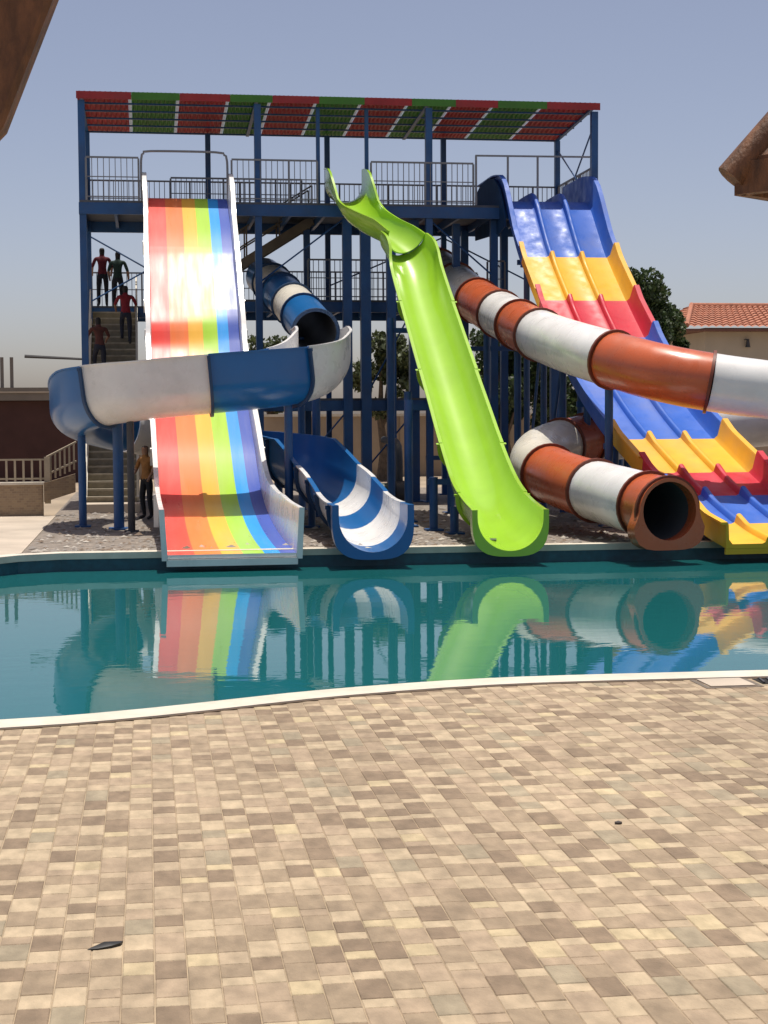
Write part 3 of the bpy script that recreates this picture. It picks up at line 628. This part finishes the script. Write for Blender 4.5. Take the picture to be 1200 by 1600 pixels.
for j in range(8):
    idx = [i for i in range(len(mP)) if ybreak[j + 1] - .001 <= mP[i].y <= ybreak[j] + .001]
    if idx[-1] + 1 < len(mP): idx = idx + [idx[-1] + 1]
    off = Vector((0, 0, .018)) if j else Vector((0, 0, 0))
    sub = [(mF[i][0] + mF[i][3] * (.03 * (1 - k / max(1, len(idx) - 1)) if j else 0), *mF[i][1:]) for k, i in enumerate(idx)]
    s_ = MB().sweep(sub, lambda k: lane_prof(idx[k], idx[0], j == 0)).build("lane_section", mcols[j], ml, True, 40)
    P, T, S, N = sub[-1]
    MB().sweep([(P - T * .06, T, S, N), (P - T * .01, T, S, N)], [(-W3 - .02, -.085), (W3 + .02, -.085), (W3 + .02, -.19), (-W3 - .02, -.19)]).build("flange", mcols[j], s_)
pp = [(46.2, 7.45), (46.2, 8.72), (45.4, 8.95), (44.4, 8.98), (43.6, 8.86), (43.0, 8.55), (42.6, 8.15), (42.3, 7.7), (42.25, 7.4), (43.0, 7.3)]
for x in (9.555, 12.20):
    n = len(pp); MB().add([(x, y, z) for y, z in pp] + [(x + .035, y, z) for y, z in pp], [tuple(range(n)), tuple(range(n, 2 * n))] + [(k, (k + 1) % n, n + (k + 1) % n, n + k) for k in range(n)]).build("tub_panel", mat("tub_panel_shaded_blue", (.012, .05, .13), .8, .15, spec=.15), ml)  # darker than the lane blue: shade on the tub sides put into the colour
for y in (41.2, 39.4, 37.6, 35.6, 33.6, 31.4, 29.4):
    P = min(mP, key=lambda q: abs(q.y - y))
    for s in (-1, -.05, 1): MB().pipe([(P.x + s * 1.0, P.y, 0), (P.x + s * 1.0, P.y, P.z - .2)], .08, 10).build("support_post", m_blue, ml, True)
    MB().box(P.x - 1.25, P.x + 1.25, P.y - .05, P.y + .05, P.z - .33, P.z - .2).build("support_beam", m_blue, ml)
for a, c in ((41.2, 39.4), (39.4, 37.6), (37.6, 35.6), (35.6, 33.6)):
    Pa = min(mP, key=lambda q: abs(q.y - a)); Pc = min(mP, key=lambda q: abs(q.y - c))
    for s in (-1, 1): MB().pipe([(Pa.x + s, Pa.y, .3), (Pc.x + s, Pc.y, Pc.z - .3)], .04, 6).build("brace", m_blue, ml)

# ------------------------------------------------------------------ pumps and pipes under the tower
def pump(label, x, y):
    t = thing("pump_unit", label, "pump", (x, y, 0))
    MB().box(x - .55, x + .55, y - .35, y + .35, 0, .15).build("plinth", m_conc, t)
    MB().pipe([(x - .5, y, .5), (x - .45, y, .5), (x + .05, y, .5), (x + .1, y, .5)], [.12, .24, .24, .16], 14).build("motor", mat("pump_green", (.03, .07, .06), .5), t, True)
    MB().pipe([(x + .12, y, .5), (x + .2, y, .5), (x + .4, y, .5), (x + .45, y, .5)], [.2, .3, .3, .2], 14).build("volute", m_dark, t, True)
    MB().pipe(catmull([(x + .3, y, .75), (x + .3, y, 1.3), (x + .3, y + .4, 1.7), (x + .3, y + 2.5, 1.75)], .15), .09, 10).build("outlet_pipe", mat("pipe_dark", (.06, .065, .075), .5), t, True)
    return t
pump("dark pump set standing behind the blue channel slide", 5.75, 38.4)
# ------------------------------------------------------------------ people
def person(label, loc, rz, shirt, trousers, J, hair=(.015, .012, .01), group=None):
    """one continuous body grown over a posed skeleton"""
    names = list(J.keys()); me = bpy.data.meshes.new("person")
    E = [("pelvis", "waist"), ("waist", "chest"), ("chest", "neck"), ("neck", "head"), ("head", "crown")]
    for s in "lr": E += [("pelvis", "hip" + s), ("hip" + s, "knee" + s), ("knee" + s, "ankle" + s), ("ankle" + s, "toe" + s), ("chest", "sho" + s), ("sho" + s, "elb" + s), ("elb" + s, "wri" + s), ("wri" + s, "fin" + s)]
    me.from_pydata([J[k][:3] for k in names], [(names.index(a), names.index(b_)) for a, b_ in E], [])
    o = bpy.data.objects.new("person", me); C.objects.link(o)
    md = o.modifiers.new("skin", 'SKIN'); md.use_smooth_shade = True; md.branch_smoothing = 0.4
    for i, k in enumerate(names):
        sv_ = me.skin_vertices[0].data[i]; r = J[k][3]; sv_.radius = (r, r * (.75 if k in ("chest", "waist", "pelvis") else 1)); sv_.use_root = (k == "pelvis")
    sb = o.modifiers.new("sub", 'SUBSURF'); sb.levels = 2; sb.render_levels = 2
    dg = bpy.context.evaluated_depsgraph_get(); nm = bpy.data.meshes.new_from_object(o.evaluated_get(dg)); o.modifiers.clear(); o.data = nm; nm.name = "person"
    skin = mat("skin", (.30, .16, .10), .55); ms = [skin, shirt, trousers, mat("shoe_dark", (.03, .03, .03), .6), mat("hair_dark", hair, .7)]
    nm.materials.clear()
    for q in ms: nm.materials.append(q)
    hy = J["head"]; zt = J["neck"][2]; zw = J["pelvis"][2] + .02; elb = [Vector(J["elbl"][:3]), Vector(J["elbr"][:3])]; wri = [Vector(J["wril"][:3]), Vector(J["wrir"][:3])]
    for p in nm.polygons:
        c = p.center; p.use_smooth = True
        arm = min((c - q).length for q in wri) < .2 or min((c - q.lerp(w_, .6)).length for q, w_ in zip(elb, wri)) < .14
        if c.z > zt + .02 and not arm: p.material_index = 4 if (c.z > hy[2] + .06 or c.y < hy[1] - .015) else 0
        elif arm: p.material_index = 0
        elif c.z > zw: p.material_index = 1
        elif min(c.z - J["anklel"][2], c.z - J["ankler"][2]) < .03 and (c.z < min(J["anklel"][2], J["ankler"][2]) + .05): p.material_index = 3
        else: p.material_index = 2
    o.location = loc; o.rotation_euler = (0, 0, rz)
    tag(o, label, "person", group); return o
def pose(lift=0.0, lean=.06, armup=0.0):
    """facing +Y, climbing with the left foot lifted by lift"""
    J = {"pelvis": (0, 0, .93, .13), "waist": (0, lean * .4, 1.1, .125), "chest": (0, lean, 1.33, .15), "neck": (0, lean * 1.3, 1.49, .058), "head": (0, lean * 1.5 + .02, 1.62, .095), "crown": (0, lean * 1.5, 1.72, .07)}
    for s, q in (("l", -1), ("r", 1)):
        L = lift if s == "l" else 0
        J["hip" + s] = (q * .1, 0, .88, .095); J["knee" + s] = (q * .11, .04 + L * .9, .5 + L * .75, .066); J["ankle" + s] = (q * .11, -.03 + L * 1.2, .09 + L, .045); J["toe" + s] = (q * .13, .14 + L * 1.2, .04 + L, .036)
        J["sho" + s] = (q * .19, lean, 1.40, .062); J["elb" + s] = (q * (.27 + armup * .05), lean + armup * .12, 1.12 + armup * .12, .046); J["wri" + s] = (q * .28, lean + .12 + armup * .24, .92 + armup * .34, .034); J["fin" + s] = (q * .27, lean + .19 + armup * .28, .80 + armup * .36, .026)
    return J
def step_z(y): return .25 + (y - 41.1) / 6.5 * 5.25
MAR = mat("shirt_maroon", (.11, .008, .018), .85, .2, 12); DG = mat("shirt_dark_green", (.012, .035, .028), .85, .2, 12); RED = mat("shirt_red", (.22, .012, .022), .85, .2, 12); ORG = mat("shirt_orange", (.32, .15, .045), .85, .2, 12)
BRN = mat("shirt_brown_red", (.10, .03, .022), .85, .2, 12)
T1 = mat("trousers_black", (.012, .014, .02), .85, .2, 12); T2 = mat("trousers_navy", (.02, .024, .04), .85, .2, 12)
person("person in a maroon top at the head of the tower stair", (-1.22, 47.75, Z2), .1, MAR, T1, pose(0, .04, .3))
person("person in dark green clothing beside the maroon top on the stair", (-.78, 47.55, Z2 - .12), -.15, DG, T1, pose(.0, .05, .2))
person("person in a red top climbing behind the two others on the stair", (-.55, 46.2, step_z(46.2) + .02), 0, RED, T2, pose(.17, .1, .5))
person("person in a brown red top low on the stair just above the white trough", (-1.25, 45.0, step_z(45.0) + .02), .25, BRN, T2, pose(.17, .12, .6))
person("person in an orange top standing under the spiral tube beside the rainbow slide", (-.02, 37.3, 0), 2.4, ORG, T1, pose(0, .02, .25))

# ------------------------------------------------------------------ fence, walls, buildings behind
def brick_mat(name, c1, c2, mort, sc):
    M = bpy.data.materials.new(name); M.use_nodes = True; n = M.node_tree.nodes; l = M.node_tree.links; b = n["Principled BSDF"]; b.inputs["Roughness"].default_value = .9
    tc = n.new("ShaderNodeTexCoord"); mp = n.new("ShaderNodeMapping"); mp.inputs["Rotation"].default_value = (PI / 2, 0, 0); l.new(tc.outputs["Object"], mp.inputs[0])
    br = n.new("ShaderNodeTexBrick"); br.inputs["Scale"].default_value = sc; br.inputs["Color1"].default_value = (*c1, 1); br.inputs["Color2"].default_value = (*c2, 1); br.inputs["Mortar"].default_value = (*mort, 1); br.inputs["Mortar Size"].default_value = .015
    l.new(mp.outputs[0], br.inputs[0]); l.new(br.outputs[0], b.inputs["Base Color"])
    bp = n.new("ShaderNodeBump"); bp.inputs["Strength"].default_value = .5; bp.inputs["Distance"].default_value = .01; l.new(br.outputs[1], bp.inputs["Height"]); bp.invert = True; l.new(bp.outputs[0], b.inputs["Normal"])
    return M
m_stone = brick_mat("pale_stone_block", (.36, .26, .16), (.27, .19, .125), (.36, .29, .2), 4.5)
m_fence = mat("fence_beige_paint", (.40, .335, .24), .7, .12, 3, dirt=(.2, .15, .1), dirt_amt=.4)
gw = thing("garden_wall", "low pale stone wall carrying the cream picket fence", "wall", (-4, 39.3, 0))
MB().box(-9, -2.5, 39.2, 39.5, 0, .76).build("wall_body", m_stone, gw)
MB().box(-9, -2.46, 39.16, 39.54, .76, .82).build("wall_cap", m_coping, gw)
wd = MB(); wd.add([(-2.46, 39.0, 0.35), (-1.75, 39.6, .55), (-1.75, 39.6, 1.0), (-2.46, 39.0, .8), (-2.46, 39.3, 0.35), (-1.75, 39.9, .55), (-1.75, 39.9, 1.0), (-2.46, 39.3, .8)], [(0, 1, 2, 3), (4, 7, 6, 5), (0, 4, 5, 1), (3, 2, 6, 7), (0, 3, 7, 4), (1, 5, 6, 2)])
wd.build("ramp_wall", m_stone, gw)
fe = thing("picket_fence", "cream metal picket fence on the low stone wall", "fence", (-4, 39.35, .82))
for z in (.90, 1.36): MB().box(-9, -2.42, 39.33, 39.37, z - .02, z + .02).build("rail", m_fence, fe)
for i in range(24): MB().box(-2.55 - i * .2 - .025, -2.55 - i * .2 + .025, 39.30, 39.33, .84, 1.36).build("picket", m_fence, fe)
MB().box(-2.46, -2.32, 39.26, 39.40, .3, 1.42).build("fence_post", m_fence, fe)
for z in (.1, .52): MB().bar((-2.4, 39.3, .9 + z), (-1.72, 39.85, 1.2 + z + (.05 if z > .3 else 0)), .04).build("sloping_rail", m_fence, fe)
for i in range(6):
    t = (i + .8) / 6.3; MB().bar((-2.4 + .68 * t, 39.3 + .55 * t, .82 + .3 * t), (-2.4 + .68 * t, 39.3 + .55 * t, 1.42 + .34 * t), .045).build("picket", m_fence, fe)
# maroon building on the left
m_maroon = mat("maroon_render", (.065, .028, .024), .9, .15, 1.5); m_par = mat("parapet_grey_render", (.19, .165, .14), .9, .15, 1)
bl = thing("low_building", "low dark maroon building with grey parapet behind the picket fence", "building", (-8, 60, 0))
MB().box(-30, -1.2, 60, 68, 0, 2.98).build("wall", m_maroon, bl)
MB().box(-30.2, -1.0, 59.75, 68.2, 3.0, 3.47).build("parapet", m_par, bl)
for x in (-5.25, -4.9): MB().box(x - .06, x + .06, 60.5, 60.6, 3.47, 4.6).build("rooftop_post", m_par, bl)
MB().box(-30.3, -.9, 59.7, 59.76, 3.28, 3.33).build("cornice", m_conc, bl)
# boundary wall behind the tower
m_beige = mat("beige_render", (.36, .28, .20), .9, .12, .8, dirt=(.2, .14, .1), dirt_amt=.4)
bw = thing("boundary_wall", "long beige boundary wall behind the slide tower", "wall", (10, 62, 0))
MB().box(-1.0, 40, 62, 62.3, 0, 2.35).build("wall_body", m_beige, bw)
MB().box(-1.0, 40, 61.9, 62.4, 2.352, 2.45).build("wall_cap", m_coping, bw)
for i in range(9): MB().box(1 + i * 4.4, 1.4 + i * 4.4, 61.86, 61.998, 0, 2.35).build("pier", m_beige, bw)
# villa on the right
m_cwall = mat("villa_cream_render", (.46, .40, .31), .9, .08, .8); m_tile = mat("terracotta_tile", (.42, .17, .10), .85, .25, 4, dirt=(.2, .09, .06), dirt_amt=.5)
vi = thing("villa", "cream villa with terracotta tiled roof beyond the lane slide", "building", (32, 78, 0))
MB().box(26.9, 48, 75, 84, 0, 6.55).build("wall", m_cwall, vi)
def roof_plane(a, b_, c, d, nx):
    """pantile plane: eave a-b, ridge d-c, corrugated across"""
    a, b_, c, d = map(Vector, (a, b_, c, d)); nrm = (b_ - a).cross(d - a).normalized(); mb = MB(); rows = 9; vs = []; cols = nx * 6
    for j in range(rows + 1):
        for st_ in (0, 1):
            t = min(1, max(0, (j + (0 if st_ == 0 else .999)) / (rows + 1)))
            for k in range(cols + 1):
                u = k / cols; p = a.lerp(b_, u).lerp(d.lerp(c, u), t); vs.append(p + nrm * (.07 * abs(math.sin(PI * k / 6)) + (.05 if st_ == 0 else 0.0)))
    R_ = 2 * (rows + 1); fs = [(j * (cols + 1) + k, j * (cols + 1) + k + 1, (j + 1) * (cols + 1) + k + 1, (j + 1) * (cols + 1) + k) for j in range(R_ - 1) for k in range(cols)]
    return mb.add(vs, fs)
rf = roof_plane((25.7, 74.2, 6.5), (49, 74.2, 6.5), (46, 79, 7.85), (27.7, 79, 7.85), 64).build("roof", m_tile, vi)
roof_plane((25.7, 84.6, 6.5), (25.7, 74.2, 6.5), (27.7, 79, 7.85), (27.7, 79.4, 7.85), 26).build("hip_slope", m_tile, rf)
MB().box(25.65, 49, 74.15, 84.6, 6.36, 6.46).build("eave", mat("eave_brown", (.16, .07, .05), .8), rf)
MB().pipe([(27.6, 79, 7.9), (46, 79, 7.9)], .14, 8).build("ridge_cap", m_tile, rf)
MB().pipe([(25.7, 74.2, 6.62), (27.6, 79, 7.95)], .12, 8).build("hip_cap", m_tile, rf)
lm = MB().box(28.9, 29.1, 74.86, 74.998, 5.95, 6.0); lm.pipe([(29.0, 74.8, 5.6), (29.0, 74.8, 5.95)], [.13, .07], 8); lm.build("wall_lantern", m_dark, vi)

# ------------------------------------------------------------------ trees
def leafmat(name, c):
    M = bpy.data.materials.new(name); M.use_nodes = True; n = M.node_tree.nodes; l = M.node_tree.links; b = n["Principled BSDF"]; b.inputs["Roughness"].default_value = .6
    g = n.new("ShaderNodeNewGeometry"); rp_ = n.new("ShaderNodeValToRGB"); l.new(g.outputs["Random Per Island"], rp_.inputs[0])
    rp_.color_ramp.elements[0].color = (*[q * .55 for q in c], 1); rp_.color_ramp.elements[1].color = (*[q * 1.5 for q in c], 1); l.new(rp_.outputs[0], b.inputs["Base Color"])
    t = n.new("ShaderNodeBsdfTranslucent"); l.new(rp_.outputs[0], t.inputs[0]); ms = n.new("ShaderNodeMixShader"); ms.inputs[0].default_value = .25
    l.new(b.outputs[0], ms.inputs[1]); l.new(t.outputs[0], ms.inputs[2]); l.new(ms.outputs[0], n["Material Output"].inputs[0]); return M
LM = [leafmat("leaf_deep_green", (.04, .068, .02)), leafmat("leaf_olive", (.075, .095, .035))]
m_bark = mat("bark", (.11, .08, .055), .9, .3, 8, .5, 20)
def tree(label, x, y, h, w, zc, lm_, seed, n=9000, group="trees behind the slides"):
    r = random.Random(seed); t = thing("leafy_tree", label, "tree", (x, y, 0), group)
    mb = MB().pipe([(x, y, 0), (x + .1, y, zc * .5), (x - .05, y, zc), (x, y, h * .75)], [.22, .17, .12, .05], 8)
    clumps = []
    for k in range(26):
        a = r.uniform(0, 2 * PI); v = r.uniform(-1, 1); rad = r.uniform(.45, 1.0); e = math.sqrt(1 - v * v)
        c = Vector((x + w * rad * e * math.cos(a), y + w * rad * e * math.sin(a), zc + (h - zc) * .5 + (h - zc) * .5 * v * rad)); clumps.append((c, w * r.uniform(.22, .42)))
        if k < 9: mb.pipe([(x, y, zc * r.uniform(.75, 1.0)), tuple(c)], [.07, .02], 5)
    mb.build("trunk", m_bark, t, True)
    cr = MB()
    for _ in range(n):
        c, rad = r.choice(clumps); d = Vector((r.gauss(0, 1), r.gauss(0, 1), r.gauss(0, 1))).normalized() * rad * r.random() ** .4
        p = c + d; s = r.uniform(.06, .14); u = Vector((r.uniform(-1, 1), r.uniform(-1, 1), r.uniform(-1, 1))).normalized(); v = u.cross(Vector((r.uniform(-1, 1), r.uniform(-1, 1), r.uniform(-1, 1)))).normalized()
        cr.add([p - u * s, p + v * s * .6, p + u * s, p - v * s * .6], [(0, 1, 2, 3)])
    me = bpy.data.meshes.new("crown"); me.from_pydata(cr.v, [], cr.f); me.materials.append(lm_); o = bpy.data.objects.new("crown", me); C.objects.link(o); attach(o, t); return t
tree("tall dark green tree just right of the lane slide", 19.4, 63, 8.3, 2.0, 3.2, LM[0], 1, 15000)
tree("round green tree beside the villa roof", 21.3, 65, 7.3, 1.25, 3.0, LM[0], 2, 13000)
tree("slender olive green tree seen between the tower columns", 8.5, 58, 5.6, 1.1, 2.2, LM[1], 3, 5000)
tree("dark bushy tree below the orange and white tube", 12.9, 57, 5.6, 1.6, 1.8, LM[0], 4, 9000)
tree("olive green tree beside the blue and white tube top", 4.9, 64, 6.1, 1.2, 2.6, LM[1], 5, 5000)
tree("dark tree standing behind the lane slide supports", 15.5, 58, 5.0, 1.8, 1.6, LM[0], 6, 8000)

# ------------------------------------------------------------------ timber shelters overhead, near the camera
ps = thing("timber_parasol", "corner of a brown timber parasol roof at upper right", "parasol", (3.24, 4.62, 0))
ap = Vector((3.31, 4.62, 4.78)); ring4 = [Vector((1.85, 4.85, 3.13)), Vector((3.08, 3.15, 3.13)), Vector((4.78, 4.39, 3.13)), Vector((3.54, 6.09, 3.13))]
for i in range(4):
    a, c = ring4[i], ring4[(i + 1) % 4]
    MB().pipe([a + (a - ap) * .02, a.lerp(ap, .5), ap], [.05, .06, .05], 12).build("hip_log", m_wood, ps, True)
    MB().bar(a - Vector((0, 0, .035)), c - Vector((0, 0, .035)), .04, .10).build("fascia_board", m_wood, ps)
    for k in range(12):
        t0, t1 = k / 12, (k + .94) / 12; q = [a.lerp(ap, t0), c.lerp(ap, t0), c.lerp(ap, t1), a.lerp(ap, t1)]
        dz = Vector((0, 0, .03)); MB().add([*q, *[w_ + dz for w_ in q]], [(0, 3, 2, 1), (4, 5, 6, 7), (0, 1, 5, 4), (1, 2, 6, 5), (2, 3, 7, 6), (3, 0, 4, 7)]).build("roof_board", m_wood, ps)
MB().pipe([(3.24, 4.62, 0), (3.24, 4.62, 4.7)], .09, 12).build("post", m_wood, ps, True)
sh = thing("timber_shelter", "brown timber rafter of a shelter at upper left", "shelter", (-1.4, 3.2, 0))
d_ = Vector((-.14, 0, -.35)).normalized(); nr = Vector((-d_.z, 0, d_.x)) * -1
e0 = Vector((-.21, 4.14, 3.40)) - d_ * 1.6; e1 = Vector((-.35, 4.14, 3.05)) + d_ * .02; nv = Vector((-.93, 0, .37))
MB().sweep([(e0, d_, nv, Vector((0, 1, 0))), (e1 - d_ * .05, d_, nv, Vector((0, 1, 0))), (e1, d_, nv, Vector((0, 1, 0)))], lambda i: [(0.0 + .02 * (i == 2), -.05), (0.015, -.065), (.145, -.065), (.16, -.05), (.16, .05), (.145, .065), (0.015, .065), (0.0 + .02 * (i == 2), .05)]).build("rafter", m_wood, sh)
MB().bar((-.6, 4.2, 5.0), (-.6, 4.2, 2.8), .16, .16).build("post_brace", m_wood, sh)
MB().box(-1.6, .6, 2.4, 4.6, 4.95, 5.0).build("roof_board", m_wood, sh)
MB().box(-1.5, -1.34, 3.1, 3.26, 0, 4.95).build("post", m_wood, sh)

# ------------------------------------------------------------------ small things on the paving
lf = MB(); pts = [(-.075, -.03), (-.05, .0), (-.01, .028), (.04, .036), (.08, .03), (.07, .005), (.03, -.02), (-.03, -.036)]
vs = [(0, 0, .022)] + [(x, y, .006 + .008 * math.sin(9 * x)) for x, y in pts] + [(x, y, 0.0) for x, y in pts]; n = 8
fs = [(0, 1 + k, 1 + (k + 1) % n) for k in range(n)] + [(1 + k, 9 + k, 9 + (k + 1) % n, 1 + (k + 1) % n) for k in range(n)]
o = lf.add(vs, fs).build("wet_leaf", mat("leaf_black", (.012, .012, .011), .5), None, True); o.location = (-.22, 7.1, .011); tag(o, "small black curled leaf lying on the paving", "leaf")
pb = MB(); rr = random.Random(5); vs = [(.022 * math.cos(2 * PI * k / 7) * rr.uniform(.8, 1.2), .016 * math.sin(2 * PI * k / 7) * rr.uniform(.8, 1.2), z) for z in (0, .012) for k in range(7)] + [(0, 0, .02)]
pb.add(vs, [(k, (k + 1) % 7, 7 + (k + 1) % 7, 7 + k) for k in range(7)] + [(7 + k, 7 + (k + 1) % 7, 14) for k in range(7)])
o = pb.build("pebble", mat("pebble_dark", (.05, .04, .035), .7)); o.location = (2.65, 8.79, .009); tag(o, "tiny dark pebble on the paving", "pebble")
sk = thing("skimmer_cover", "pale rectangular skimmer cover set in the paving at the pool edge", "cover", (4.95, 13.4, 0))
MB().box(4.78, 5.18, 13.12, 13.5, .0, .02).build("lid", m_conc, sk)
for (a, c, e, f) in ((4.72, 5.24, 13.07, 13.105), (4.72, 5.24, 13.505, 13.53), (4.72, 4.765, 13.105, 13.505), (5.195, 5.24, 13.105, 13.505)): MB().box(a, c, e, f, .0, .012).build("rim", mat("rim_grey", (.16, .13, .1), .8), sk)
dr = thing("drain_grate", "broken dark drain beside the skimmer cover", "drain", (5.35, 13.35, 0))
MB().box(5.28, 5.5, 13.2, 13.46, .0, .013).build("hole", mat("drain_black", (.01, .009, .008), .9), dr)
for k in range(3): MB().bar((5.3 + k * .07, 13.22, .022), (5.34 + k * .07, 13.44, .02), .02, .012).build("grate_bar", m_dark, dr)
